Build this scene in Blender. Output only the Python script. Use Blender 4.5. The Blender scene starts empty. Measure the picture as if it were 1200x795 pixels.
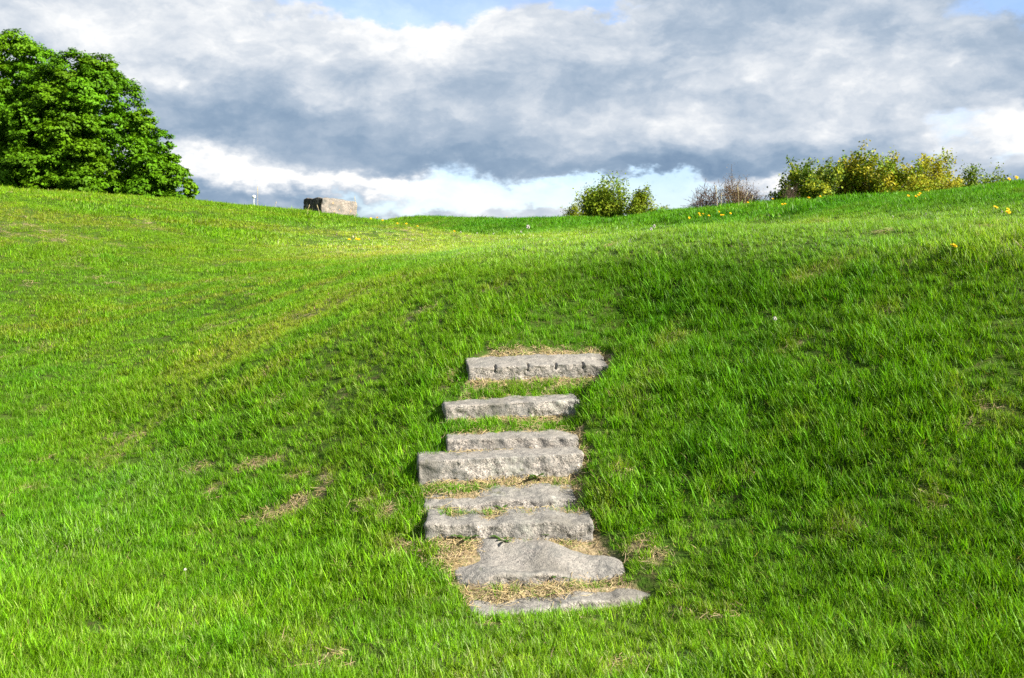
import bpy, bmesh, math, random
import numpy as np
from mathutils import Vector, Matrix, noise as mnoise

random.seed(7)
rng = np.random.default_rng(7)
R = math.radians
scene = bpy.context.scene
COL = scene.collection

# ------------------------------------------------------------------ camera, sky, sun, exposure
EYE, HORIZON, FOC = 1.82, 300.0, 1200.0        # eye height, horizon row and focal length in photo pixels

cam_data = bpy.data.cameras.new('camera')
cam = bpy.data.objects.new('camera', cam_data)
COL.objects.link(cam)
cam.location = (0, 0, EYE)
cam.rotation_euler = (R(90), 0, 0)
cam_data.sensor_fit = 'HORIZONTAL'
cam_data.sensor_width = 36.0
cam_data.lens = 36.0
cam_data.shift_y = -(397.5 - HORIZON) / 1200.0
cam_data.clip_start = 0.05
cam_data.clip_end = 6000
cam_data.dof.use_dof = True
cam_data.dof.focus_distance = 7.5
cam_data.dof.aperture_fstop = 5.0
scene.camera = cam

SUN_AZ, SUN_EL = R(115), R(34)                 # azimuth clockwise from straight ahead
sun_dir = Vector((math.sin(SUN_AZ) * math.cos(SUN_EL), math.cos(SUN_AZ) * math.cos(SUN_EL), math.sin(SUN_EL)))
sd = bpy.data.lights.new('sun', 'SUN')
sd.energy = 5.0
sd.angle = R(0.6)
sd.color = (1.0, 0.94, 0.80)
sun = bpy.data.objects.new('sun', sd)
COL.objects.link(sun)
sun.rotation_euler = (-sun_dir).to_track_quat('-Z', 'Y').to_euler()
sun.location = (20, -20, 30)

scene.view_settings.view_transform = 'Standard'
scene.view_settings.look = 'None'
scene.view_settings.gamma = 1.0
scene.view_settings.exposure = 1.68
scene.view_settings.use_curve_mapping = False
scene.cycles.use_denoising = False
scene.cycles.max_bounces = 6
scene.cycles.diffuse_bounces = 2
scene.cycles.glossy_bounces = 2
scene.cycles.transmission_bounces = 4
scene.cycles.transparent_max_bounces = 4


class NT:
    """small helper to write shader node trees"""
    def __init__(self, tree):
        self.t = tree
        tree.nodes.clear()

    def n(self, kind, **kw):
        nd = self.t.nodes.new(kind)
        for k, v in kw.items():
            setattr(nd, k, v)
        return nd

    def put(self, sock, v):
        if isinstance(v, bpy.types.NodeSocket):
            self.t.links.new(v, sock)
        else:
            if hasattr(sock.default_value, '__len__') and not hasattr(v, '__len__'):
                v = [v] * len(sock.default_value)
            if hasattr(sock.default_value, '__len__') and len(sock.default_value) == 4 and len(v) == 3:
                v = (*v, 1.0)
            sock.default_value = v

    def math(self, op, a, b=None, c=None, clamp=False):
        nd = self.n('ShaderNodeMath', operation=op, use_clamp=clamp)
        for i, x in enumerate((a, b, c)):
            if x is not None:
                self.put(nd.inputs[i], x)
        return nd.outputs[0]

    def vmath(self, op, a, b=None, out=0):
        nd = self.n('ShaderNodeVectorMath', operation=op)
        self.put(nd.inputs[0], a)
        if b is not None:
            self.put(nd.inputs[1], b)
        return nd.outputs[out]

    def comb(self, x, y, z=0.0):
        nd = self.n('ShaderNodeCombineXYZ')
        for i, v in enumerate((x, y, z)):
            self.put(nd.inputs[i], v)
        return nd.outputs[0]

    def sep(self, v):
        nd = self.n('ShaderNodeSeparateXYZ')
        self.put(nd.inputs[0], v)
        return nd.outputs

    def noise(self, vec, scale, detail=4.0, rough=0.55, out='Fac', lac=2.0):
        nd = self.n('ShaderNodeTexNoise')
        self.put(nd.inputs['Vector'], vec)
        nd.inputs['Scale'].default_value = scale
        nd.inputs['Detail'].default_value = detail
        nd.inputs['Roughness'].default_value = rough
        nd.inputs['Lacunarity'].default_value = lac
        return nd.outputs[out]

    def ramp(self, fac, lo, hi, smooth=True):
        nd = self.n('ShaderNodeMapRange', interpolation_type='SMOOTHSTEP' if smooth else 'LINEAR')
        self.put(nd.inputs[0], fac)
        nd.inputs[1].default_value = lo
        nd.inputs[2].default_value = hi
        return nd.outputs[0]

    def mix(self, fac, a, b, blend='MIX'):
        nd = self.n('ShaderNodeMix', data_type='RGBA', blend_type=blend)
        self.put(nd.inputs[0], fac)
        self.put(nd.inputs[6], a)
        self.put(nd.inputs[7], b)
        return nd.outputs[2]

    def cramp(self, fac, stops):
        nd = self.n('ShaderNodeValToRGB')
        self.put(nd.inputs[0], fac)
        e = nd.color_ramp.elements
        e[0].position, e[0].color = stops[0][0], (*stops[0][1], 1)
        e[1].position, e[1].color = stops[1][0], (*stops[1][1], 1)
        for p, c in stops[2:]:
            x = e.new(p)
            x.color = (*c, 1)
        return nd.outputs[0]


# ---- world: Nishita sky with a broken stratocumulus deck, laid out by azimuth and elevation
world = bpy.data.worlds.new('World')
scene.world = world
world.use_nodes = True
W = NT(world.node_tree)
sky = W.n('ShaderNodeTexSky', sky_type='NISHITA')
sky.sun_disc = False
sky.sun_elevation = SUN_EL
sky.sun_rotation = SUN_AZ
sky.air_density = 1.0
sky.dust_density = 0.6
sky.ozone_density = 1.5
bg_sky = W.n('ShaderNodeBackground')
W.put(bg_sky.inputs[0], W.mix(1.0, sky.outputs[0], (0.88, 0.93, 1.12), 'MULTIPLY'))
bg_sky.inputs[1].default_value = 0.074

tc = W.n('ShaderNodeTexCoord')
dx, dy, dz = W.sep(tc.outputs['Generated'])
az = W.math('ARCTAN2', dx, dy)                                   # radians, 0 straight ahead
hyp = W.math('SQRT', W.math('ADD', W.math('MULTIPLY', dx, dx), W.math('MULTIPLY', dy, dy)))
el = W.math('DIVIDE', dz, W.math('MAXIMUM', hyp, 0.05))          # slope above the horizon
P0 = W.comb(az, el, 0.0)
# billow warp
P3 = W.comb(W.math('MULTIPLY', az, 1.0), W.math('MULTIPLY', el, 1.7), 0.3)
w1 = W.vmath('SUBTRACT', W.noise(P3, 9.0, 6.0, 0.58, 'Color'), (0.5, 0.5, 0.5))
w2 = W.vmath('SUBTRACT', W.noise(P3, 34.0, 5.0, 0.6, 'Color'), (0.5, 0.5, 0.5))
w3 = W.vmath('SUBTRACT', W.noise(P3, 95.0, 4.0, 0.6, 'Color'), (0.5, 0.5, 0.5))
warp = W.vmath('ADD', W.vmath('MULTIPLY', w1, (0.15, 0.070, 0)), W.vmath('ADD', W.vmath('MULTIPLY', w2, (0.050, 0.034, 0)), W.vmath('MULTIPLY', w3, (0.014, 0.010, 0))))
PW = W.vmath('ADD', P0, warp)


def sky_at(px, py):
    a = math.atan((px - 600) / FOC)
    return a, (HORIZON - py) / FOC * math.cos(a)


def blob(px, py, sx, sy, amp, acc, soft=1.0):
    a, e = sky_at(px, py)
    d = W.vmath('MULTIPLY', W.vmath('SUBTRACT', PW, (a, e, 0)), (FOC / sx, FOC / sy, 0))
    l = W.vmath('DOT_PRODUCT', d, d, out=1)
    g = W.math('EXPONENT', W.math('MULTIPLY', l, -soft))
    return W.math('MULTIPLY_ADD', g, amp, acc)


# brightness of the cloud: 0 slate blue underside .. 1 sunlit white
streak = W.vmath('ADD', W.comb(W.math('MULTIPLY', az, 3.4), W.math('MULTIPLY', el, 10.0), 1.7), W.vmath('MULTIPLY', w1, (0.5, 0.5, 0)))
nb = W.noise(streak, 1.6, 7.0, 0.55)
puff = W.ramp(W.noise(W.vmath('ADD', P3, W.vmath('MULTIPLY', w1, (0.1, 0.1, 0))), 12.0, 8.0, 0.62), 0.14, 0.86)
bright = W.math('MULTIPLY_ADD', W.math('SUBTRACT', nb, 0.5), 0.50, 0.74)
bright = W.math('MULTIPLY_ADD', W.math('SUBTRACT', puff, 0.5), 0.50, bright)
vn = W.n('ShaderNodeTexVoronoi', feature='SMOOTH_F1')
W.put(vn.inputs['Vector'], W.vmath('ADD', P3, W.vmath('MULTIPLY', w2, (0.05, 0.05, 0))))
vn.inputs['Scale'].default_value = 15
vn.inputs['Detail'].default_value = 3
vn.inputs['Roughness'].default_value = .55
vn.inputs['Smoothness'].default_value = .6
bright = W.math('MULTIPLY_ADD', W.math('SUBTRACT', 0.42, vn.outputs['Distance']), 0.30, bright)
bands = W.noise(W.vmath('ADD', W.comb(W.math('MULTIPLY', az, 1.6), W.math('MULTIPLY', el, 17.0), 4.1), W.vmath('MULTIPLY', w1, (0.6, 0.9, 0))), 1.5, 4.0, 0.5)
bright = W.math('MULTIPLY_ADD', W.math('SUBTRACT', bands, 0.5), 0.45, bright)
for b in ((60, 20, 190, 60, 0.24), (215, 62, 60, 30, 0.24), (390, 30, 160, 60, 0.34), (620, 45, 160, 50, 0.18),
          (330, 152, 220, 40, -0.26), (560, 195, 330, 20, -0.22), (250, 130, 130, 40, -0.10), (760, 112, 120, 18, -0.06),
          (940, 60, 130, 36, 0.20), (1050, 95, 90, 30, 0.16), (800, 198, 200, 18, -0.24), (1010, 192, 120, 18, -0.14),
          (980, 130, 120, 26, 0.10), (560, 105, 120, 26, 0.04), (820, 150, 200, 20, 0.12),
          (270, 190, 85, 26, 0.75), (420, 216, 150, 14, 0.60), (240, 232, 70, 14, -0.30), (390, 242, 120, 8, -0.25),
          (1150, 160, 75, 42, 0.40), (1185, 95, 50, 40, -0.20), (600, 238, 50, 12, -0.05), (560, 236, 120, 24, 0.34),
          (880, 214, 120, 10, 0.45), (690, 226, 70, 14, 0.2)):
    bright = blob(*b, bright)
ccol = W.cramp(bright, ((0.0, (0.180, 0.275, 0.410)), (0.28, (0.275, 0.375, 0.505)), (0.52, (0.42, 0.505, 0.615)),
                        (0.75, (0.65, 0.70, 0.765)), (1.0, (0.98, 0.98, 0.97))))
bg_cloud = W.n('ShaderNodeBackground')
W.put(bg_cloud.inputs[0], ccol)
bg_cloud.inputs[1].default_value = 0.345
# where blue shows through
gap = W.math('MULTIPLY', W.math('SUBTRACT', W.noise(P3, 7.0, 6.0, 0.6), 0.5), 1.0)
for b in ((475, -2, 170, 24, 0.80), (690, 6, 60, 14, 0.45), (1180, 5, 80, 26, 0.6), (580, 226, 110, 22, 0.75), (775, 228, 80, 22, 0.95),
          (1120, 135, 40, 22, 0.32), (1165, 190, 30, 14, 0.30), (480, 246, 90, 12, 0.40), (680, 228, 50, 18, 0.5), (350, 238, 60, 10, .35), (1090, 175, 30, 14, 0.25)):
    gap = blob(*b, gap)
hi = W.ramp(el, 0.35, 1.2)                                       # more openings overhead
gap = W.math('MULTIPLY_ADD', hi, 0.22, gap)
gapf = W.math('MULTIPLY', W.ramp(gap, 0.20, 0.54), 0.68)
mixs = W.n('ShaderNodeMixShader')
W.put(mixs.inputs[0], gapf)
W.t.links.new(bg_cloud.outputs[0], mixs.inputs[1])
W.t.links.new(bg_sky.outputs[0], mixs.inputs[2])
wo = W.n('ShaderNodeOutputWorld')
W.t.links.new(mixs.outputs[0], wo.inputs[0])


# ------------------------------------------------------------------ helpers
def tag(o, label=None, cat=None, group=None, kind=None):
    for k, v in (('label', label), ('category', cat), ('group', group), ('kind', kind)):
        if v:
            o[k] = v
    return o


def empty(name, loc, rz=0.0):
    o = bpy.data.objects.new(name, None)
    COL.objects.link(o)
    o.location = loc
    o.rotation_euler = (0, 0, rz)
    o.empty_display_size = 0.2
    return o


def mesh_np(name, V, F, mat=None, attrs=None, smooth=False, link=True, parent=None):
    """V (n,3), F list of face arrays with equal vertex counts or one array"""
    me = bpy.data.meshes.new(name)
    Fs = F if isinstance(F, list) else [F]
    Fs = [np.asarray(f, np.int32) for f in Fs if len(f)]
    nl = sum(f.size for f in Fs)
    npoly = sum(len(f) for f in Fs)
    me.vertices.add(len(V))
    me.vertices.foreach_set('co', np.asarray(V, np.float32).ravel())
    me.loops.add(nl)
    me.loops.foreach_set('vertex_index', np.concatenate([f.ravel() for f in Fs]))
    me.polygons.add(npoly)
    tot = np.concatenate([np.full(len(f), f.shape[1], np.int32) for f in Fs])
    st = np.concatenate(([0], np.cumsum(tot)[:-1])).astype(np.int32)
    me.polygons.foreach_set('loop_start', st)
    if smooth:
        me.polygons.foreach_set('use_smooth', np.ones(npoly, bool))
    me.update(calc_edges=True)
    for k, (kind, arr) in (attrs or {}).items():
        a = me.attributes.new(k, kind, 'POINT')
        f = {'FLOAT': 'value', 'INT': 'value', 'FLOAT_COLOR': 'color', 'FLOAT_VECTOR': 'vector'}[kind]
        a.data.foreach_set(f, np.asarray(arr, np.int32 if kind == 'INT' else np.float32).ravel())
    if mat:
        me.materials.append(mat)
    o = bpy.data.objects.new(name, me)
    if link:
        COL.objects.link(o)
    if parent:
        o.parent = parent
    return o


def smoothstep(x, a, b):
    t = np.clip((x - a) / (b - a), 0, 1)
    return t * t * (3 - 2 * t)


def vnoise(x, y, seed=0):
    xi, yi = np.floor(x).astype(np.int64), np.floor(y).astype(np.int64)
    fx, fy = x - xi, y - yi
    fx, fy = fx * fx * (3 - 2 * fx), fy * fy * (3 - 2 * fy)

    def h(a, b):
        n = (a * 374761393 + b * 668265263 + seed * 974634777) & 0xffffffff
        n = ((n ^ (n >> 13)) * 1274126177) & 0xffffffff
        return ((n ^ (n >> 16)) & 0xffff) / 65535.0
    return (h(xi, yi) * (1 - fx) + h(xi + 1, yi) * fx) * (1 - fy) + (h(xi, yi + 1) * (1 - fx) + h(xi + 1, yi + 1) * fx) * fy


def fbm(x, y, seed=0, oct=4):
    s, a, t = 0, 1.0, 0
    for i in range(oct):
        s = s + a * vnoise(x * 2 ** i + 17.3 * i, y * 2 ** i - 9.1 * i, seed + i)
        t += a
        a *= 0.5
    return s / t


# ------------------------------------------------------------------ terrain shape
def pt(px, py, Y):
    return ((px - 600) / FOC * Y, Y, EYE + (HORIZON - py) / FOC * Y)


STONES = [  # left px, py, right px, py, Y at left, extra Y at right, height, depth, base py at middle
    dict(L=(549, 431), R=(714, 425), Y=7.70, dY=.13, h=.24, d=.40, base=444, tilt=7),
    dict(L=(521, 476), R=(680, 468), Y=7.25, dY=.12, h=.24, d=.36, base=491, tilt=1),
    dict(L=(523, 515), R=(679, 511), Y=6.85, dY=.06, h=.20, d=.30, base=528, tilt=1),
    dict(L=(490, 541), R=(684, 531), Y=6.55, dY=.12, h=.26, d=.34, base=566, tilt=0),
    dict(L=(496, 592), R=(678, 582), Y=6.22, dY=.08, h=.20, d=.30, base=598, tilt=4),
    dict(L=(498, 615), R=(695, 612), Y=5.92, dY=.04, h=.22, d=.30, base=634, tilt=2),
    dict(L=(535, 682), R=(733, 660), Y=5.46, dY=.12, h=.22, d=.46, base=684, tilt=9),
    dict(L=(552, 716), R=(775, 688), Y=5.20, dY=.20, h=.16, d=.22, base=716, tilt=3),
]
for s in STONES:
    s['pl'] = np.array(pt(*s['L'], s['Y']))
    s['pr'] = np.array(pt(*s['R'], s['Y'] + s['dY']))
    s['c'] = (s['pl'] + s['pr']) / 2
    s['zb'] = EYE + (HORIZON - s['base']) / FOC * s['c'][1]

CTRL = [
    # flat lawn
    (-12, 2, .03), (-6, 2, .02), (-2, 2, .0), (1.2, 2.2, .02), (-8, 5, .03), (-4, 5, .02), (-1.5, 4.2, .0), (0, 3.6, .0), (-12, 7, .05), (-5, -3, 0), (3, -3, .1),
    (-4.0, 7.2, .03),
    # foot of the banks
    (-15, 9.5, .1), (-25, 9.5, .1), pt(-40, 500, 9.6), pt(100, 545, 8.5), pt(250, 590, 7.2), pt(400, 640, 6.1), pt(500, 680, 5.55),
    # flight of steps
    (.5, 8.2, 1.085), (.95, 8.35, 1.17), (1.25, 7.9, 1.12), (.3, 8.9, 1.45),
    (.05, 5.2, .0), (.05, 5.9, .19), (.03, 6.6, .43), (.0, 7.3, .72), (.12, 7.8, .95), (.14, 8.15, 1.09), (.75, 5.3, .045), (1.1, 5.5, .20), (.72, 6.3, .38), (.78, 7.0, .68), (.95, 7.8, 1.05),
    (-.55, 6.0, .17), (-.7, 6.6, .34), (-.6, 7.2, .58), (-.6, 7.8, .86),
    # right hand face of the lower bank
    pt(1000, 795, 4.15), pt(1200, 795, 4.05), pt(1350, 795, 4.0), (4, 3.0, .55), (6, 2.6, .9), (2.2, 2.6, .12),
    pt(1200, 600, 5.2), pt(1200, 450, 6.1), pt(950, 600, 5.65), pt(950, 450, 6.75), pt(800, 450, 7.2), pt(900, 350, 8.1), pt(1200, 350, 6.9),
    pt(640, 330, 9.0), pt(560, 380, 8.6), pt(480, 470, 7.75),
    # crest of the lower bank and terrace
    pt(640, 300, 9.9), pt(760, 294, 9.4), pt(900, 291, 8.8), pt(1050, 288, 8.2), pt(1200, 282, 7.6), (6, 7, 2.0), (9, 6.5, 2.1),
    pt(600, 288, 13), pt(650, 283, 17), pt(760, 283, 13), pt(900, 281, 12), pt(1050, 280, 10.5), pt(1200, 273, 10), (8.5, 9.2, 2.15),
    # foot of the upper bank
    pt(620, 281, 23), pt(700, 277, 22), pt(800, 274, 19.5), pt(900, 272, 16.5), pt(1050, 271, 13.3), pt(1200, 268, 11.2),
    # crest of the upper bank
    pt(1330, 214, 13), pt(1200, 215, 14), pt(1130, 221, 15.5), pt(1060, 226, 17), pt(980, 231, 19), pt(900, 236, 21.5), pt(800, 245, 25.5), pt(700, 255, 30), pt(560, 256, 33), pt(450, 256, 35),
    pt(1060, 248, 15), pt(900, 255, 18.5), pt(700, 264, 25.5), pt(560, 264, 29.6), (-2.4, 29.0, 2.36), (-3.9, 31.0, 2.5), (-.9, 26.6, 2.26), pt(1200, 244, 12.4),
    (12, 13.5, 2.9),
    # left rampart
    pt(-120, 219, 17.6), pt(0, 220, 18.6), pt(130, 226, 21), pt(230, 232, 23), pt(300, 248, 26), pt(370, 259, 27.6), pt(420, 262, 28),
    pt(500, 268, 25.5), pt(560, 279, 23.5), pt(460, 300, 16.5), pt(380, 285, 19),
    pt(0, 300, 14.6), pt(0, 400, 11.8), pt(200, 300, 16), pt(200, 400, 11.7), pt(300, 330, 14.0), pt(200, 490, 9.0),
    # crease between the two slopes
    pt(590, 291, 11.5), pt(500, 314, 11.2), pt(430, 337, 10.9), pt(350, 382, 10.0), pt(280, 430, 9.2),
    (-20, 17.5, 3.1), (-30, 17.5, 3.1), (-13, 22, 3.0), (-20, 24, 2.2), (-14, 30, 1.2), (-8, 33, 1.6), (-25, 33, .2),
    # ground behind the banks
    (10, 22, 2.3), (16, 20, 2.2), (5, 30, 2.25), (10, 32, 1.9), (1, 42, 1.7), (-6, 43, .8), (-3, 55, 0), (14, 40, 1.0), (-22, 45, 0), (20, 30, 1.5), (-14, 50, 0), (8, 50, 0),
]
CP = np.array(CTRL, float)
CP[:, 2] -= np.where((CP[:, 2] > 2.6) & (CP[:, 1] < 40), .085, 0)      # the turf stands this much above the soil


def tps(r2):
    return 0.5 * r2 * np.log(np.maximum(r2, 1e-12))


n_ = len(CP)
K = tps(((CP[:, None, :2] - CP[None, :, :2]) ** 2).sum(-1)) + np.eye(n_) * 0.06
Pm = np.c_[np.ones(n_), CP[:, :2]]
A = np.block([[K, Pm], [Pm.T, np.zeros((3, 3))]])
SOL = np.linalg.solve(A, np.r_[CP[:, 2], 0, 0, 0])

# profile along the flight
_k = []
BACK = [(.33, .015), (.25, -.018), (.18, -.012), (.18, -.012), (.17, -.010), (.17, .0), (.33, .012), (.12, .004)]
for s, (bd, bz) in reversed(list(zip(STONES, BACK))):
    _k += [(s['c'][1] - .03, s['zb'] - .018), (s['c'][1] + .08, s['c'][2] - .07), (s['c'][1] + bd, s['c'][2] + bz)]
_k = [(4.9, -.01)] + _k + [(8.25, 1.12), (8.5, 1.26)]
KY, KZ = np.array([k[0] for k in _k]), np.array([k[1] for k in _k])
for i in range(1, len(KY)):
    KY[i] = max(KY[i], KY[i - 1] + .004)
CORR_Y = [4.9, 5.2, 5.5, 5.95, 6.25, 6.6, 6.85, 7.25, 7.7, 8.1, 8.4]
CORR_L = [-.14, -.13, -.22, -.42, -.45, -.53, -.39, -.40, -.28, -.20, -.2]
CORR_R = [.60, .80, .60, .46, .39, .45, .43, .46, .72, .74, .6]


def corridor(x, y):
    l, r = np.interp(y, CORR_Y, CORR_L), np.interp(y, CORR_Y, CORR_R)
    w = (fbm(x * 4.3, y * 4.3, 71, 3) - .5) * .16
    l, r = l + w, r + w
    m = smoothstep(x, l - .12, l + .02) * (1 - smoothstep(x, r - .03, r + .13))
    return m * smoothstep(y - (x - .05) * .25, 5.06, 5.20) * (1 - smoothstep(y - x * .1, 8.0, 8.25))


def H(x, y):
    x, y = np.asarray(x, float), np.asarray(y, float)
    sh = x.shape
    x, y = x.ravel(), y.ravel()
    z = np.empty_like(x)
    for i in range(0, len(x), 20000):
        xs, ys = x[i:i + 20000], y[i:i + 20000]
        k = tps((xs[:, None] - CP[None, :, 0]) ** 2 + (ys[:, None] - CP[None, :, 1]) ** 2)
        z[i:i + 20000] = k @ SOL[:n_] + SOL[n_] + SOL[n_ + 1] * xs + SOL[n_ + 2] * ys
    far = smoothstep(np.hypot(x, y - 16), 28, 46)
    z = np.clip(z, -1.5, 4.0) * (1 - far) - 0.4 * far
    z += (fbm(x * .8, y * .8, 3, 3) - .5) * .07 + (fbm(x * 3.1, y * 3.1, 9, 2) - .5) * .035
    m = corridor(x, y)
    zc = np.interp(y - (x - .05) * .10, KY, KZ) + (fbm(x * 9, y * 9, 5, 2) - .5) * .016
    z = z * (1 - m) + zc * m
    return z.reshape(sh)


def hit(px, py, y0=3.2, y1=48):
    Y = np.arange(y0, y1, .02)
    X = (px - 600) / FOC * Y
    k = np.argmax(H(X, Y) >= EYE + (HORIZON - py) / FOC * Y)
    if k == 0:   # sits on the skyline: take the crest nearest to this row
        k = int(np.argmax((H(X, Y) - EYE) / Y))
    return float(X[k]), float(Y[k]), float(H(X[k], Y[k]))


def axis(lo, hi, fine, step, grow, far):
    v = list(np.arange(fine[0], fine[1] + 1e-6, step))
    a, s = fine[1], step
    while a < far:
        s *= grow if a < hi else 1.35
        a += s
        v.append(a)
    a, s = fine[0], step
    while a > -far:
        s *= grow if a > lo else 1.35
        a -= s
        v.insert(0, a)
    return np.array(v)


gx = axis(-25, 25, (-1.0, 1.4), .03, 1.03, 2500)
gy = axis(-5, 45, (4.8, 8.6), .03, 1.025, 2500)
GX, GY = np.meshgrid(gx, gy)
GZ = H(GX, GY)
nx, ny = len(gx), len(gy)
idx = np.arange(nx * ny).reshape(ny, nx)
GF = np.stack([idx[:-1, :-1], idx[:-1, 1:], idx[1:, 1:], idx[1:, :-1]], -1).reshape(-1, 4)

PATCH = []   # bare, mown-out spots on the ground: x, y, rx, ry, strength
for px, py, rx, ry, a in ((252, 572, 18, 9, 1.0), (232, 551, 13, 7, .9), (296, 549, 28, 7, .95), (352, 556, 16, 7, .75), (334, 600, 34, 13, 1.0), (300, 610, 18, 7, .4),
                          (378, 568, 16, 16, 1.0), (347, 586, 14, 9, 1.0), (455, 600, 18, 14, .6), (465, 640, 24, 16, .65), (430, 585, 22, 8, .6),
                          (512, 655, 22, 26, .8), (708, 590, 12, 26, .6), (742, 640, 14, 12, .5), (768, 660, 16, 9, .5), (800, 712, 16, 6, .45), (730, 555, 10, 12, .7),
                          (270, 490, 60, 6, .35), (255, 395, 40, 6, .4), (110, 420, 70, 5, .3), (345, 375, 40, 5, .4), (30, 275, 90, 8, .4), (130, 285, 40, 5, .4), (400, 345, 60, 5, .35), (20, 262, 60, 6, .4),
                          (940, 330, 60, 10, .4), (940, 400, 60, 8, .35), (790, 400, 36, 8, .4), (995, 620, 30, 12, .4), (875, 560, 30, 8, .3), (550, 345, 40, 6, .4), (450, 259, 30, 4, .5), (500, 268, 40, 4, .5), (560, 279, 40, 4, .5), (460, 330, 50, 5, .5)):
    x, y, z = hit(px, py)
    x2, y2, z2 = hit(px, py - ry) if py - ry > 262 else (x, y + .5, z)
    PATCH.append((x, y, rx / FOC * y, max(.05, math.hypot(y2 - y, 0)), a))


def dryness(x, y):
    d = np.zeros_like(x)
    for px, py, rx, ry, a in PATCH:
        q = ((x - px) / rx) ** 2 + ((y - py) / ry) ** 2
        d = np.maximum(d, a * np.exp(-q * .8))
    nz = fbm(x * 5, y * 5, 31, 4)
    d = np.clip((d + (nz - .5) * 1.3 * (d > .02)), 0, 1)
    loose = smoothstep(fbm(x * 2.2, y * 2.2, 47, 5), .60, .74) * .45
    return np.maximum(d, loose)


print('terrain', nx, ny)
C_ = corridor(GX.ravel(), GY.ravel())
nearm = (np.abs(GX.ravel()) < 26) & (GY.ravel() < 45) & (GY.ravel() > -4)
D_ = np.zeros(nx * ny)
D_[nearm] = dryness(GX.ravel()[nearm], GY.ravel()[nearm])


# ------------------------------------------------------------------ materials
def new_mat(name):
    m = bpy.data.materials.new(name)
    m.use_nodes = True
    return m, NT(m.node_tree)


def finish(T, shader, disp=None):
    o = T.n('ShaderNodeOutputMaterial')
    T.t.links.new(shader, o.inputs[0])


def principled(T, color, rough=0.8, spec=0.3, normal=None):
    p = T.n('ShaderNodeBsdfPrincipled')
    T.put(p.inputs['Base Color'], color)
    T.put(p.inputs['Roughness'], rough)
    p.inputs['Specular IOR Level'].default_value = spec
    if normal is not None:
        T.put(p.inputs['Normal'], normal)
    return p.outputs[0]


def bump(T, h, strength=0.5, dist=0.01):
    b = T.n('ShaderNodeBump')
    b.inputs['Strength'].default_value = strength
    b.inputs['Distance'].default_value = dist
    T.put(b.inputs['Height'], h)
    return b.outputs[0]


def attr(T, name, kind='GEOMETRY', out='Color'):
    a = T.n('ShaderNodeAttribute', attribute_name=name, attribute_type=kind)
    return a.outputs[out]


def leafy(name, build, trans=0.35, rough=0.5, spec=0.25):
    m, T = new_mat(name)
    col = build(T)
    p = principled(T, col, rough, spec)
    tr = T.n('ShaderNodeBsdfTranslucent')
    T.put(tr.inputs[0], T.mix(1.0, col, (1.25, 1.15, 0.6), 'MULTIPLY'))
    mx = T.n('ShaderNodeMixShader')
    mx.inputs[0].default_value = trans
    T.t.links.new(p, mx.inputs[1])
    T.t.links.new(tr.outputs[0], mx.inputs[2])
    finish(T, mx.outputs[0])
    return m


def ground_mat():
    m, T = new_mat('turf_soil')
    g = T.n('ShaderNodeNewGeometry').outputs['Position']
    n1 = T.noise(g, 14, 6, .6)
    n2 = T.noise(g, 60, 4, .6)
    n3 = T.noise(g, .35, 4, .6)
    green = T.mix(T.ramp(n3, .35, .65), (.032, .072, .006), (.052, .100, .009))
    green = T.mix(T.ramp(n1, .4, .75), green, (.050, .045, .018))
    hay = T.mix(T.ramp(n1, .3, .7), (.20, .15, .085), (.33, .265, .165))
    hay = T.mix(T.ramp(n2, .46, .66), hay, (.13, .095, .055))
    hay = T.mix(T.ramp(T.noise(g, 25, 5, .65), .52, .66), hay, (.085, .095, .03))
    d = attr(T, 'dry', out='Fac')
    col = T.mix(T.ramp(T.math('MULTIPLY_ADD', T.math('SUBTRACT', n1, .5), .6, d), .25, .75), green, hay)
    finish(T, principled(T, col, .95, .1, bump(T, T.math('ADD', n2, n1), .8, .02)))
    return m


ground = mesh_np('ground', np.c_[GX.ravel(), GY.ravel(), GZ.ravel()], GF, ground_mat(),
                 {'dry': ('FLOAT', np.maximum(C_, D_ * .9))}, smooth=True)
tag(ground, kind='structure')


# grass blades: colour = blade's own shade x tint of its patch, painted light and shade included
def grass_col(T):
    b = attr(T, 'bcol')
    t = attr(T, 'gtint', 'INSTANCER')
    return T.mix(1.0, b, t, 'MULTIPLY')


MAT_GRASS = leafy('grass_blade', grass_col, trans=.42, rough=.5, spec=.17)


def hay_col(T):
    return attr(T, 'bcol')


MAT_HAY = leafy('dry_straw', hay_col, trans=.15, rough=.7, spec=.2)


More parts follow.
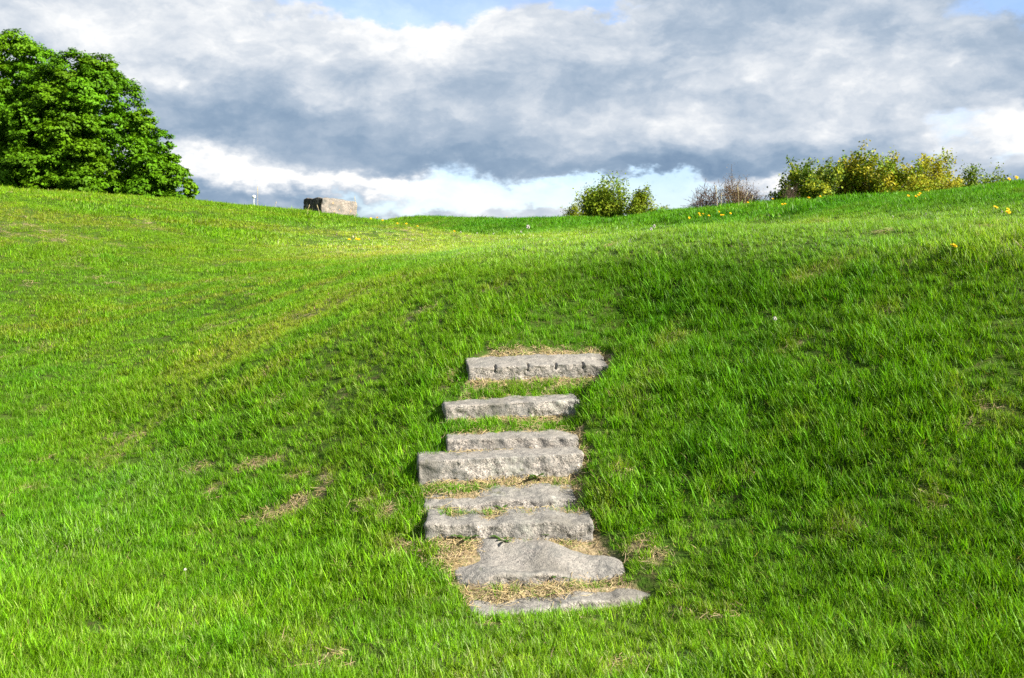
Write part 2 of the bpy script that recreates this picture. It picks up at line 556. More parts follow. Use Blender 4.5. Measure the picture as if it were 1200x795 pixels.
# ------------------------------------------------------------------ turf
def blades(n, radius, hmin, hmax, wid, lean, seed, curl=.5, straw=.05, segs=3):
    g = np.random.default_rng(seed)
    r = radius * np.sqrt(g.random(n))
    th = g.random(n) * 2 * np.pi
    bx, by = r * np.cos(th), r * np.sin(th)
    h = hmin + (hmax - hmin) * g.random(n) ** 1.3
    dirn = g.random(n) * 2 * np.pi
    ln = lean * (0.25 + g.random(n))
    cu = curl * (0.3 + g.random(n))
    w = wid * (0.7 + .6 * g.random(n))
    face = dirn + np.pi / 2 + g.normal(0, .5, n)
    V, F, Cc = [], [], []
    base = np.array([.080, .250, .0040])
    kind = g.random(n)
    cols = base * (0.45 + 1.1 * g.random((n, 1)))
    yel = g.random((n, 1))
    cols = cols * (1 + np.array([.55, .10, .25]) * yel)
    pb = kind > .86
    cols[pb] = np.array([.17, .30, .045]) * (.7 + .6 * g.random((pb.sum(), 1)))
    st = kind < straw
    if wid > .0155:
        cols = np.array([.045, .13, .012]) * (.7 + .6 * g.random((n, 1)))
    cols[st] = np.array([.32, .29, .11]) * (.6 + .6 * g.random((st.sum(), 1)))
    ts = np.linspace(0, 1, segs + 1)
    off = 0
    for i in range(n):
        a0 = ln[i]
        x, y, z = bx[i], by[i], -.012
        step = h[i] / segs
        rows = []
        for k, t in enumerate(ts):
            ww = w[i] * (1 - t ** 1.6) * .5
            fx, fy = math.cos(face[i]) * ww, math.sin(face[i]) * ww
            if k < segs:
                V += [(x - fx, y - fy, z), (x + fx, y + fy, z)]
            else:
                V.append((x, y, z))
            ang = min(a0 + cu[i] * t * 1.6, 1.75)
            x += math.cos(dirn[i]) * math.sin(ang) * step
            y += math.sin(dirn[i]) * math.sin(ang) * step
            z += math.cos(ang) * step
        for k in range(segs - 1):
            o = off + 2 * k
            F.append((o, o + 1, o + 3, o + 2))
        nv = 2 * segs + 1
        Cc += [cols[i]] * nv
        off += nv
        F.append((off - 3, off - 2, off - 1, off - 1))
    F = np.array(F, np.int32)
    tri = F[:, 2] == F[:, 3]
    Cc = np.c_[np.array(Cc), np.ones(len(Cc))]
    return np.array(V), [F[~tri], F[tri][:, :3]], Cc


def proto_col(name, specs, mat):
    c = bpy.data.collections.new(name)
    for i, sp in enumerate(specs):
        V, F, Cc = blades(seed=100 + i, **sp)
        o = mesh_np('%s_%02d' % (name, i), V, F, mat, {'bcol': ('FLOAT_COLOR', Cc)}, link=False, smooth=True)
        c.objects.link(o)
    return c


NEAR_N, MID_N, FAR_N = 9, 6, 5
specs = [dict(n=25, radius=.05, hmin=.03, hmax=.078, wid=.0052, lean=.42, curl=.55, straw=.02) for _ in range(4)]
specs += [dict(n=26, radius=.05, hmin=.04, hmax=.095, wid=.0056, lean=.75, curl=.8, straw=.03) for _ in range(3)]
specs += [dict(n=24, radius=.045, hmin=.06, hmax=.125, wid=.0058, lean=.30, curl=.45, straw=.02) for _ in range(2)]
specs += [dict(n=44, radius=.11, hmin=.035, hmax=.09, wid=.0075, lean=.45, curl=.6, straw=.025, segs=2) for _ in range(MID_N)]
specs += [dict(n=60, radius=.22, hmin=.04, hmax=.105, wid=.013, lean=.45, curl=.6, straw=.02, segs=2) for _ in range(FAR_N)]
specs += [dict(n=11, radius=.035, hmin=.03, hmax=.055, wid=.016, lean=.9, curl=.7, straw=0) for _ in range(2)]     # broad leaved lawn weeds
GRASS_COL = proto_col('grass_tuft', specs, MAT_GRASS)


def align(nx_, ny_, k, spin, jit=0.0):
    """euler angles that lean a tuft k of the way to the slope, spun about its own axis"""
    n = len(spin)
    nz = np.stack([-nx_ * k + rng.normal(0, jit, n) if jit else -nx_ * k, -ny_ * k + rng.normal(0, jit, n) if jit else -ny_ * k, np.ones(n)], 1)
    nz /= np.linalg.norm(nz, axis=1, keepdims=True)
    xa = np.stack([np.cos(spin), np.sin(spin), np.zeros(n)], 1)
    ya = np.cross(nz, xa)
    ya /= np.linalg.norm(ya, axis=1, keepdims=True)
    xa = np.cross(ya, nz)
    return np.stack([np.arctan2(ya[:, 2], nz[:, 2]), -np.arcsin(np.clip(xa[:, 2], -1, 1)), np.arctan2(xa[:, 1], xa[:, 0])], 1)


def scatter(name, P, rot, scl, variant, coll, tint=None):
    me = bpy.data.meshes.new(name)
    me.vertices.add(len(P))
    me.vertices.foreach_set('co', np.asarray(P, np.float32).ravel())
    for k, kind, f, arr in (('rot', 'FLOAT_VECTOR', 'vector', rot), ('scl', 'FLOAT_VECTOR', 'vector', scl)):
        me.attributes.new(k, kind, 'POINT').data.foreach_set(f, np.asarray(arr, np.float32).ravel())
    me.attributes.new('variant', 'INT', 'POINT').data.foreach_set('value', np.asarray(variant, np.int32))
    if tint is not None:
        me.attributes.new('gtint', 'FLOAT_COLOR', 'POINT').data.foreach_set('color', np.asarray(np.c_[tint, np.ones(len(tint))], np.float32).ravel())
    o = bpy.data.objects.new(name, me)
    COL.objects.link(o)
    ng = bpy.data.node_groups.new(name + '_scatter', 'GeometryNodeTree')
    ng.interface.new_socket('Geometry', in_out='INPUT', socket_type='NodeSocketGeometry')
    ng.interface.new_socket('Geometry', in_out='OUTPUT', socket_type='NodeSocketGeometry')
    N, L = ng.nodes, ng.links
    gi, go = N.new('NodeGroupInput'), N.new('NodeGroupOutput')
    ip = N.new('GeometryNodeInstanceOnPoints')
    ci = N.new('GeometryNodeCollectionInfo')
    ci.inputs['Collection'].default_value = coll
    ci.inputs['Separate Children'].default_value = True
    ci.inputs['Reset Children'].default_value = True

    def na(nm, t):
        a = N.new('GeometryNodeInputNamedAttribute')
        a.data_type = t
        a.inputs['Name'].default_value = nm
        return next(s for s in a.outputs if s.enabled and s.name == 'Attribute')
    L.new(gi.outputs[0], ip.inputs['Points'])
    L.new(ci.outputs[0], ip.inputs['Instance'])
    ip.inputs['Pick Instance'].default_value = True
    L.new(na('variant', 'INT'), ip.inputs['Instance Index'])
    er = N.new('FunctionNodeEulerToRotation')
    L.new(na('rot', 'FLOAT_VECTOR'), er.inputs[0])
    L.new(er.outputs[0], ip.inputs['Rotation'])
    L.new(na('scl', 'FLOAT_VECTOR'), ip.inputs['Scale'])
    L.new(ip.outputs[0], go.inputs[0])
    md = o.modifiers.new('scatter', 'NODES')
    md.node_group = ng
    return o


def sample_band(y0, y1, dens, marg):
    """uniform points in the wedge in front of the camera, plus a margin each side"""
    w1 = .56 * y1 + marg
    n = int(dens * 2 * w1 * (y1 - y0))
    x = (rng.random(n) * 2 - 1) * w1
    y = y0 + (y1 - y0) * rng.random(n)
    k = np.abs(x) < .56 * y + marg
    return x[k], y[k]


# stone footprints (to keep turf off them)
def on_stone(x, y, pad=0.0):
    m = np.zeros(len(x), bool)
    for i, s in enumerate(STONES):
        ax = s['pr'][:2] - s['pl'][:2]
        ln = np.hypot(*ax)
        ax = ax / ln
        u = (x - s['pl'][0]) * ax[0] + (y - s['pl'][1]) * ax[1]
        v = -(x - s['pl'][0]) * ax[1] + (y - s['pl'][1]) * ax[0]
        d = s['d'] * (.85 if i in (0, 6) else .62)
        m |= (u > -pad) & (u < ln + pad) & (v > -pad * .4) & (v < d)
    return m


def slope_at(x, y):
    e = .12
    return (H(x + e, y) - H(x - e, y)) / (2 * e), (H(x, y + e) - H(x, y - e)) / (2 * e)


def strips(x, y):
    front = np.zeros(len(x))
    for i, s in enumerate(STONES):            # strips of turf left growing at the foot of each stone
        yy = y - (x - .05) * .10
        front = np.maximum(front, np.exp(-((yy - (s['c'][1] - (.13, .13, .08, .07, .07, .07, .07, .1)[i])) / (.12, .11, .05, .05, .05, .05, .05, .06)[i]) ** 2) * (1.0, 1.0, .6, .62, .5, .55, .45, 1.0)[i])
    return front


PX, PY, VAR, SCL, DEN = [], [], [], [], []
for (y0, y1, dens, marg, v0, vn) in ((2.6, 6.2, 1150, 1.2, 0, NEAR_N), (6.2, 10.5, 900, 1.4, 0, NEAR_N), (10.5, 18, 330, 2.0, NEAR_N, MID_N), (18, 40, 95, 2.5, NEAR_N + MID_N, FAR_N)):
    x, y = sample_band(y0, y1, dens, marg)
    PX.append(x)
    PY.append(y)
    VAR.append(v0 + rng.integers(0, vn, len(x)))
x = rng.random(9000) * 1.6 - .7            # turf between the stones
y = 4.9 + 3.4 * rng.random(9000)
k = (strips(x, y) > .35) & (corridor(x, y) > .3)
PX.append(x[k])
PY.append(y[k])
VAR.append(rng.integers(0, 7, k.sum()))
x, y, var = np.concatenate(PX), np.concatenate(PY), np.concatenate(VAR)
cm = corridor(x, y)
dr = dryness(x, y)

front = strips(x, y)
keepp = 1 - np.clip(cm * 1.25, 0, 1) * (1 - .10 * smoothstep(fbm(x * 7, y * 7, 78, 3), .5, .7)) * (1 - np.clip(front * (fbm(x * 6, y * 6, 77, 3) * 2.4 - .45), 0, 1))
keepp *= 1 - .56 * smoothstep(dr, .3, .9)
keepp *= .52 + .48 * smoothstep(fbm(x * 3.7, y * 3.7, 61, 3), .28, .58)
k = (rng.random(len(x)) < keepp) & ~on_stone(x, y, .015)
x, y, var, dr, cm = x[k], y[k], var[k], dr[k], cm[k]
z = H(x, y)
sx, sy = slope_at(x, y)
n = len(x)
print('grass tufts', n)
hn = fbm(x * 1.6, y * 1.6, 21, 4)
tall = smoothstep(hn, .42, .72)
sc = (.70 + .42 * tall) * (.8 + .4 * rng.random(n))
right = smoothstep(x - (-.1 * y + .9), 0, 2.0) * (y < 11)            # coarser turf on the right hand face, also tinted darker as shade
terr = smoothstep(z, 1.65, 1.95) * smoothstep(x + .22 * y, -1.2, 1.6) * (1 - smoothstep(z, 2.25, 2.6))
leftup = smoothstep(z, .3, .9) * smoothstep(-x, .3, 2.5)
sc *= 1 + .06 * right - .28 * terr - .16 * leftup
fr = strips(x, y)
sc *= 1 - .30 * np.clip(cm * 1.2, 0, 1) * (1 - fr) - .25 * dr * (1 - fr)
nearvar = var < 4
lush = np.zeros(n)
for px, py, rx, ry in ((422, 503, 17, 26), (408, 530, 14, 14), (650, 352, 30, 10), (745, 312, 50, 9), (500, 440, 22, 10), (390, 600, 16, 20), (825, 530, 24, 20), (905, 400, 34, 12),
                       (1010, 560, 30, 24), (770, 350, 24, 14), (1120, 470, 34, 20), (945, 700, 40, 20), (720, 580, 16, 24), (470, 560, 12, 10), (1130, 300, 40, 8), (1060, 262, 60, 6), (900, 262, 40, 5), (560, 385, 30, 8)):
    hx_, hy_, hz_ = hit(px, py)
    kx = rx / FOC * hy_
    ky = abs(hit(px, py - ry)[1] - hy_) if py - ry > 270 else .5
    lush = np.maximum(lush, np.exp(-(((x - hx_) / kx) ** 2 + ((y - hy_) / max(ky, .08)) ** 2)))
lush *= smoothstep(fbm(x * 5, y * 5, 55, 3), .3, .5)
sc *= 1 + .55 * lush
tuft = (rng.random(n) < .10 + .25 * tall * right) & (var < NEAR_N)
var[tuft] = 7 + rng.integers(0, 2, tuft.sum())
broad = (rng.random(n) < .05 * smoothstep(fbm(x * 1.9, y * 1.9, 123, 3), .4, .6)) & (var < NEAR_N)
var[broad] = NEAR_N + MID_N + FAR_N + rng.integers(0, 2, broad.sum())
sc_v = np.c_[sc * (.9 + .2 * rng.random(n)), sc * (.9 + .2 * rng.random(n)), sc]
rot = align(sx, sy, .3, rng.random(n) * 6.283, .12)
# tint of the turf, with some light and shade painted in: yellow-green, deep green, bluish pale patches, dry streaks along the mowing
big = fbm(x * .55, y * .55, 5, 4)
med = fbm(x * 2.3, y * 2.3, 15, 4)
along = fbm((x * .8 + y * .5) * .3, (y * .88 - x * .55) * 2.9, 25, 4)
tint = np.ones((n, 3))
tint *= (0.72 + .56 * med)[:, None]
ye = smoothstep(big, .35, .68) * .7 + .7 * smoothstep(along, .45, .66) * leftup
tint *= 1 + ye[:, None] * np.array([.40, .12, .15])
deep = smoothstep(med, .48, .75)
tint *= 1 - lush[:, None] * np.array([.24, .24, .2])
tint *= 1 - deep[:, None] * np.array([.30, .20, .25])
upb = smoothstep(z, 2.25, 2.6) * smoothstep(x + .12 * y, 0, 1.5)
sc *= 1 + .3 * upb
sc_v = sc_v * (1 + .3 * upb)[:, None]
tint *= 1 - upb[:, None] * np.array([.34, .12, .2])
pale = np.clip(1.0 * terr + .22 * smoothstep(fbm(x * .7, y * .7, 88, 3), .5, .7) * (z < .25), 0, 1)  # terrace: grazing sheen painted as a pale tint; lawn: pale patches
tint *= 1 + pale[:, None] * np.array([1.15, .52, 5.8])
tint *= 1 + leftup[:, None] * np.array([.20, .08, .2])  # left mound: brightness of its sunward face painted into the tint
tint *= 1 - right[:, None] * np.array([.26, .18, .4])  # right hand face: shade of the slope painted into the tint
dd = np.maximum(smoothstep(dr, .15, .7) * .75, .75 * smoothstep(along, .54, .70) * leftup)
tint = tint * (1 - dd[:, None] * .5) + dd[:, None] * np.array([2.2, .85, 4.5]) * .5
tint *= (.70 + .60 * rng.random(n))[:, None]
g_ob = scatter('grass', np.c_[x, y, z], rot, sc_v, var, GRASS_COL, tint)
tag(g_ob, 'short green mown grass covering the lawn, banks and terrace', 'grass', kind='stuff')

# dry clippings on the treads and the scalped spots
HAYP = bpy.data.collections.new('straw_mat')
for i in range(6):
    g = np.random.default_rng(300 + i)
    V, F, Cc, off = [], [], [], 0
    for j in range(26):
        a = g.random() * 6.283
        L_ = .02 + .065 * g.random()
        cx, cy = g.normal(0, .035, 2)
        w = .0007 + .0009 * g.random()
        zz = .002 + .013 * g.random() ** 2
        dz_ = g.normal(0, .006)
        bend = g.normal(0, .35)
        c = np.array([.38, .31, .19]) * (.45 + .7 * g.random()) * np.array([1, 1 - .12 * g.random(), 1 - .35 * g.random()])
        if g.random() < .12:
            c = np.array([.12, .17, .03])
        pts = []
        for t in (-.5, 0, .5):
            aa = a + bend * (t + .5)
            pts.append((cx + math.cos(aa) * L_ * t, cy + math.sin(aa) * L_ * t, max(.001, zz + dz_ * t * 2), aa))
        for (px_, py_, pz_, aa) in pts:
            V += [(px_ - math.sin(aa) * w, py_ + math.cos(aa) * w, pz_), (px_ + math.sin(aa) * w, py_ - math.cos(aa) * w, pz_ + .001)]
            Cc += [c, c]
        F += [(off, off + 1, off + 3, off + 2), (off + 2, off + 3, off + 5, off + 4)]
        off += 6
    HAYP.objects.link(mesh_np('straw_mat_%02d' % i, np.array(V), np.array(F), MAT_HAY, {'bcol': ('FLOAT_COLOR', np.c_[np.array(Cc), np.ones(len(Cc))])}, link=False))
x, y = sample_band(4.4, 9.0, 1200, .5)
cm, dr = corridor(x, y), dryness(x, y)
pk = np.maximum(smoothstep(cm, .2, .9) * .85, smoothstep(dr, .3, .9) * .6)
pk *= (1 - .92 * np.clip(strips(x, y), 0, 1)) * (.6 + .4 * smoothstep(fbm(x * 5, y * 5, 93, 3), .35, .6))
k = (rng.random(len(x)) < pk) & ~on_stone(x, y, -.02)
x1, y1 = x[k], y[k]
x, y = sample_band(8.5, 20, 110, .5)
k = rng.random(len(x)) < smoothstep(dryness(x, y), .25, .8) * .6
x, y = np.r_[x1, x[k]], np.r_[y1, y[k]]
sx, sy = slope_at(x, y)
n = len(x)
print('straw', n)
zz = H(x, y)
s_ = .75 + .5 * rng.random(n)
hay = scatter('dry_grass', np.c_[x, y, zz + .004], align(sx, sy, 1.0, rng.random(n) * 6.283), np.c_[s_, s_, s_], rng.integers(0, 6, n), HAYP)
tag(hay, 'straw coloured dry grass clippings lying between the stone steps', 'dry grass', kind='stuff')


# ------------------------------------------------------------------ granite
def granite(name, tone=1.0, pink=1.0, dark_top=.5, black=0.0):
    m, T = new_mat(name)
    tcn = T.vmath('ADD', T.n('ShaderNodeTexCoord').outputs['Object'], T.comb(T.math('MULTIPLY', T.n('ShaderNodeObjectInfo').outputs['Random'], 37.0), 3.1, 0.0))
    geo = T.n('ShaderNodeNewGeometry')
    v = T.n('ShaderNodeTexVoronoi', feature='F1')
    T.put(v.inputs['Vector'], tcn)
    v.inputs['Scale'].default_value = 130
    cell = T.sep(v.outputs['Color'])[0]
    grain = T.cramp(cell, ((0, (.11 * tone, .10 * tone, .10 * tone)), (.18, (.22 * tone, .20 * tone, .19 * tone)), (.5, (.35 * tone, .325 * tone / pink ** .5, .305 * tone / pink)),
                           (.8, (.45 * tone, .395 * tone / pink ** .5, .365 * tone / pink)), (1.0, (.58 * tone, .54 * tone, .50 * tone))))
    n1 = T.noise(tcn, 7, 6, .62)
    n2 = T.noise(tcn, 26, 5, .6)
    n3 = T.noise(tcn, 3.2, 5, .6)
    col = T.mix(T.ramp(n1, .42, .68), grain, (.20 * tone, .195 * tone, .19 * tone))
    # weathered grey skin on the old upper faces, by place on the stone
    up = T.sep(T.n('ShaderNodeTexCoord').outputs['Normal'])[2]
    skin = T.math('MULTIPLY', T.ramp(up, .35, .8), T.math('MULTIPLY_ADD', T.math('SUBTRACT', n2, .5), 1.6, dark_top + .25), clamp=True)
    col = T.mix(skin, col, T.mix(T.ramp(n2, .35, .7), (.150 * tone, .145 * tone, .138 * tone), (.32 * tone, .30 * tone, .275 * tone)))
    lich = T.math('MULTIPLY', T.ramp(n3, .60, .68), T.ramp(n2, .40, .6))
    col = T.mix(T.math('MULTIPLY', lich, .55), col, (.36, .36, .32))
    stain = T.ramp(T.noise(tcn, 2.1, 4, .6), .50, .66)
    col = T.mix(T.math('MULTIPLY', stain, .5), col, (.105, .095, .080))
    moss = T.math('MULTIPLY', T.ramp(n1, .62, .72), T.ramp(n3, .35, .55))
    col = T.mix(T.math('MULTIPLY', moss, .7), col, (.10, .10, .045))
    if black:
        side = T.ramp(T.math('MULTIPLY', T.sep(T.n('ShaderNodeTexCoord').outputs['Normal'])[0], -1.0), .35, .75)
        crust_shade = T.math('MULTIPLY', side, T.ramp(T.math('ADD', T.math('MULTIPLY', n1, .5), T.math('MULTIPLY', n2, .5)), .36, .52))
        col = T.mix(T.math('MULTIPLY', crust_shade, black), col, (.022, .021, .018))  # dark lichen and the shade of this face, both put into the colour
        org = T.ramp(T.noise(tcn, 9.0, 2, .5), .68, .72)
        col = T.mix(T.math('MULTIPLY', org, .6), col, (.50, .25, .06))
    hgt = T.math('ADD', T.math('MULTIPLY', n2, .7), T.math('MULTIPLY', T.noise(tcn, 120, 3, .6), .3))
    finish(T, principled(T, col, .85, .25, bump(T, hgt, 1.0, .016)))
    return m


def block(size, res, rr, seed, amp=.012, shape=None, big=.02):
    """rough hewn block: rounded box shell, noise carved. size (x,y,z); origin at its lower centre"""
    hx, hy, hz = [s / 2 for s in size]
    vs, fs, off = [], [], 0
    for ax in range(3):
        for sg in (-1, 1):
            u, v = (ax + 1) % 3, (ax + 2) % 3
            hs = (hx, hy, hz)
            nu, nv = max(2, int(2 * hs[u] / res)), max(2, int(2 * hs[v] / res))
            U, Vv = np.meshgrid(np.linspace(-hs[u], hs[u], nu + 1), np.linspace(-hs[v], hs[v], nv + 1), indexing='ij')
            p = np.zeros(((nu + 1) * (nv + 1), 3))
            p[:, ax] = sg * hs[ax]
            p[:, u], p[:, v] = U.ravel(), Vv.ravel()
            ii = np.arange((nu + 1) * (nv + 1)).reshape(nu + 1, nv + 1)
            q = np.stack([ii[:-1, :-1], ii[1:, :-1], ii[1:, 1:], ii[:-1, 1:]], -1).reshape(-1, 4)
            if sg < 0:
                q = q[:, ::-1]
            vs.append(p)
            fs.append(q + off)
            off += len(p)
    V = np.concatenate(vs)
    F = np.concatenate(fs)
    h = np.array([hx, hy, hz])
    q = np.clip(V, -(h - rr), h - rr)
    d = V - q
    l = np.linalg.norm(d, axis=1, keepdims=True)
    V = q + d / np.maximum(l, 1e-9) * rr
    nrm = d / np.maximum(l, 1e-9)
    so = seed * 13.7
    for i in range(len(V)):
        p = Vector(V[i])
        a = mnoise.fractal(p * 3.0 + Vector((so, so, so)), 1.0, 2.0, 3) * big
        b = mnoise.fractal(p * 14.0 + Vector((so, 0, so)), 0.9, 2.1, 4) * amp
        c = (-abs(mnoise.noise(p * 9.0 + Vector((0, so, 2.0)))) ** .6 * 1.3 + .5) * amp * (.25 if nrm[i][2] > .5 else .75)
        b *= .5 if nrm[i][2] > .5 else 1.0
        V[i] += nrm[i] * (a + b + c)
    if shape:
        V = shape(V)
    V[:, 2] += hz
    me = bpy.data.meshes.new('stone')
    bm = bmesh.new()
    bv = [bm.verts.new(p) for p in V]
    for f in F:
        bm.faces.new([bv[k] for k in f])
    bmesh.ops.remove_doubles(bm, verts=bm.verts, dist=res * .05)
    bmesh.ops.recalc_face_normals(bm, faces=bm.faces)
    for f in bm.faces:
        f.smooth = True
    bm.to_mesh(me)
    bm.free()
    return me


def sh1(V):      # row of old drill marks along the front arris
    for fx, fw in ((-.34, .011), (-.09, .009), (.125, .012), (.335, .010)):
        dxx = np.abs(V[:, 0] - fx - (V[:, 2] - .09) * .12)
        m = np.clip(1 - dxx / fw, 0, 1) * (V[:, 1] < -.13) * (V[:, 2] > .03)
        V[:, 1] += m * .032 * smoothstep(V[:, 2], .068, .085)
        V[:, 2] -= m * .034 * (V[:, 2] > .09)
    end = smoothstep(V[:, 0], .30, .56)
    V[:, 2] -= end * .03 * (V[:, 1] < 0)
    return V


def sh3(V):
    V[:, 2] -= smoothstep(V[:, 0], .25, .5) * .02
    return V


def sh5(V):      # split, lumpy slab with a sloping face
    t = smoothstep(-V[:, 1], -.15, .15)
    prof = .018 * np.sin(V[:, 0] * 9 + .6) + .016 * np.sin(V[:, 0] * 21 + 2) - .0 * V[:, 0]
    V[:, 2] += (prof * .38 - .022 * t + .004) * (V[:, 2] > 0)
    V[:, 1] += (V[:, 2] > .03) * t * .05
    return V


def sh6(V):
    prof = .005 * np.sin(V[:, 0] * 11) + .006 * np.sin(V[:, 0] * 27 + 1)
    V[:, 2] += prof * (V[:, 2] > 0)
    return V


def sh7(V):      # half buried slab, highest left of its middle
    top = V[:, 2] > 0
    pk = np.exp(-((V[:, 0] + .10) / .23) ** 2)
    V[:, 2] += top * (pk * .036 - .036 - .03 * smoothstep(-V[:, 0], .3, .46) * (V[:, 1] > 0) + .012 * np.sin(V[:, 0] * 17) + .02 * np.sin(V[:, 0] * 8 + V[:, 1] * 14))
    V[:, 2] -= top * smoothstep(V[:, 0], .18, .46) * .035
    return V


def sh8(V):
    top = V[:, 2] > 0
    V[:, 2] += top * (.006 * np.sin(V[:, 0] * 10 + 1) + .006 * np.sin(V[:, 0] * 23) - .028)
    return V


G1 = granite('granite_pink', .74, 1.03, .34)
G2 = granite('granite_grey', .72, 1.0, .48)
STEP_INFO = [
    ('long granite step with drill marks along its edge, topmost of the flight', G1, sh1),
    ('rough chiselled granite step between two strips of turf, second from the top', G1, None),
    ('low granite step resting just above the tallest squared step, third from the top', G1, sh3),
    ('tallest squared granite step with a broad rough face, in the middle of the flight', G1, None),
    ('thin lumpy grey step with a wavy split edge, just under the tallest squared step', G2, sh5),
    ('weathered grey step with a level top, just above the big half buried slab', G2, sh6),
    ('big humped slab half buried in dry grass, second from the bottom', G1, sh7),
    ('thin sliver of grey stone almost swallowed by turf at the foot of the flight', G2, sh8),
]
for i, s in enumerate(STONES):
    lab, mat, shp = STEP_INFO[i]
    ax = s['pr'] - s['pl']
    L_ = float(np.linalg.norm(ax))
    X = Vector(ax).normalized()
    Yv = Vector((-X.y, X.x, 0)).normalized()
    Yv = (Yv * math.cos(R(s['tilt'])) + Vector((0, 0, 1)) * math.sin(R(s['tilt']))).normalized()
    Z = X.cross(Yv).normalized()
    Yv = Z.cross(X)
    me = block((L_, s['d'], s['h']), .0075 if i == 0 else .011, (.008, .010, .008, .008, .015, .012, .014, .012)[i], i + 1,
               (.009, .013, .010, .011, .014, .012, .012, .011)[i], shp, (.005, .007, .004, .003, .008, .004, .012, .008)[i])
    me.name = 'stone_step'
    me.materials.append(mat)
    o = bpy.data.objects.new('stone_step', me)
    COL.objects.link(o)
    org = Vector((s['pl'] + s['pr']) / 2) + Yv * (s['d'] / 2) - Z * s['h']
    o.matrix_world = Matrix(((X.x, Yv.x, Z.x, org.x), (X.y, Yv.y, Z.y, org.y), (X.z, Yv.z, Z.z, org.z), (0, 0, 0, 1)))
    tag(o, lab, 'stone step', 'stone steps up the grassy bank')

# stone block on the rampart
bx, by, bz = hit(386, 253, 20, 30)
me = block((1.05, .98, .80), .03, .06, 31, .022, None, .035)
me.materials.append(granite('granite_block', .60, 1.18, .35, black=.96))
blk = bpy.data.objects.new('stone_block', me)
COL.objects.link(blk)
BY = 26.6
bcx = (385 - 600) / FOC * BY
blk.location = (bcx, BY, EYE + (300 - 234) / FOC * BY - .80)
blk.rotation_euler = (R(0), R(4.0), R(40))
tag(blk, 'squared stone block with one side black, on the rampart below the tree', 'stone block')


# ------------------------------------------------------------------ trees and shrubs
def tubes(paths, sides=6):
    V, F, off = [], [], 0
    for pts, rad in paths:
        m = len(pts)
        for i in range(m):
            a = Vector(pts[max(i - 1, 0)])
            b = Vector(pts[min(i + 1, m - 1)])
            t = (b - a).normalized()
            u = t.orthogonal().normalized()
            v = t.cross(u)
            for k in range(sides):
                th = 2 * math.pi * k / sides
                V.append(Vector(pts[i]) + (u * math.cos(th) + v * math.sin(th)) * rad[i])
        for i in range(m - 1):
            for k in range(sides):
                a0, a1 = off + i * sides + k, off + i * sides + (k + 1) % sides
                F.append((a0, a1, a1 + sides, a0 + sides))
        off += m * sides
    return np.array([tuple(v) for v in V]), np.array(F, np.int32)


RMIN = .006


def limb(p, d, length, r0, g, wig=.18, up=.05, seg=5):
    pts, rad = [tuple(p)], [r0]
    d = Vector(d).normalized()
    p = Vector(p)
    for i in range(seg):
        d = (d + Vector(g.normal(0, wig, 3)) + Vector((0, 0, up))).normalized()
        p = p + d * (length / seg)
        pts.append(tuple(p))
        rad.append(max(RMIN, r0 * (1 - .75 * (i + 1) / seg)))
    return pts, rad, d


def bark(name, c1, c2):
    m, T = new_mat(name)
    g = T.n('ShaderNodeTexCoord').outputs['Object']
    n1 = T.noise(T.vmath('MULTIPLY', g, (6, 6, 1.4)), 4, 5, .6)
    finish(T, principled(T, T.mix(T.ramp(n1, .3, .7), c1, c2), .9, .15, bump(T, n1, .6, .02)))
    return m


BARK = bark('bark_brown', (.07, .055, .04), (.17, .14, .11))
BARKG = bark('bark_grey', (.13, .12, .10), (.28, .26, .23))
BARKR = bark('twig_brown', (.060, .042, .034), (.15, .10, .08))


def leaf_col(T):
    return attr(T, 'lcol')


MAT_LEAF = leafy('tree_leaf', leaf_col, trans=.22, rough=.6, spec=.12)


def leaf_mesh(P, Nn, size, cols, g):
    """diamond leaves at points P facing roughly Nn, folded a little along the rib"""
    n = len(P)
    Nn = Nn / np.maximum(np.linalg.norm(Nn, axis=1, keepdims=True), 1e-9)
    rnd = g.normal(0, 1, (n, 3))
    t = np.cross(Nn, rnd)
    t /= np.maximum(np.linalg.norm(t, axis=1, keepdims=True), 1e-9)
    b = np.cross(Nn, t)
    s = (size * (.6 + .8 * g.random(n)))[:, None]
    V = np.stack([P - t * s * .55, P + b * s * .38 + Nn * s * .10, P + t * s * .62 - Nn * s * .10, P - b * s * .38 + Nn * s * .10], 1).reshape(-1, 3)
    F = np.arange(n * 4).reshape(-1, 4)
    C4 = np.repeat(np.c_[cols, np.ones(n)], 4, axis=0)
    return V, F, C4


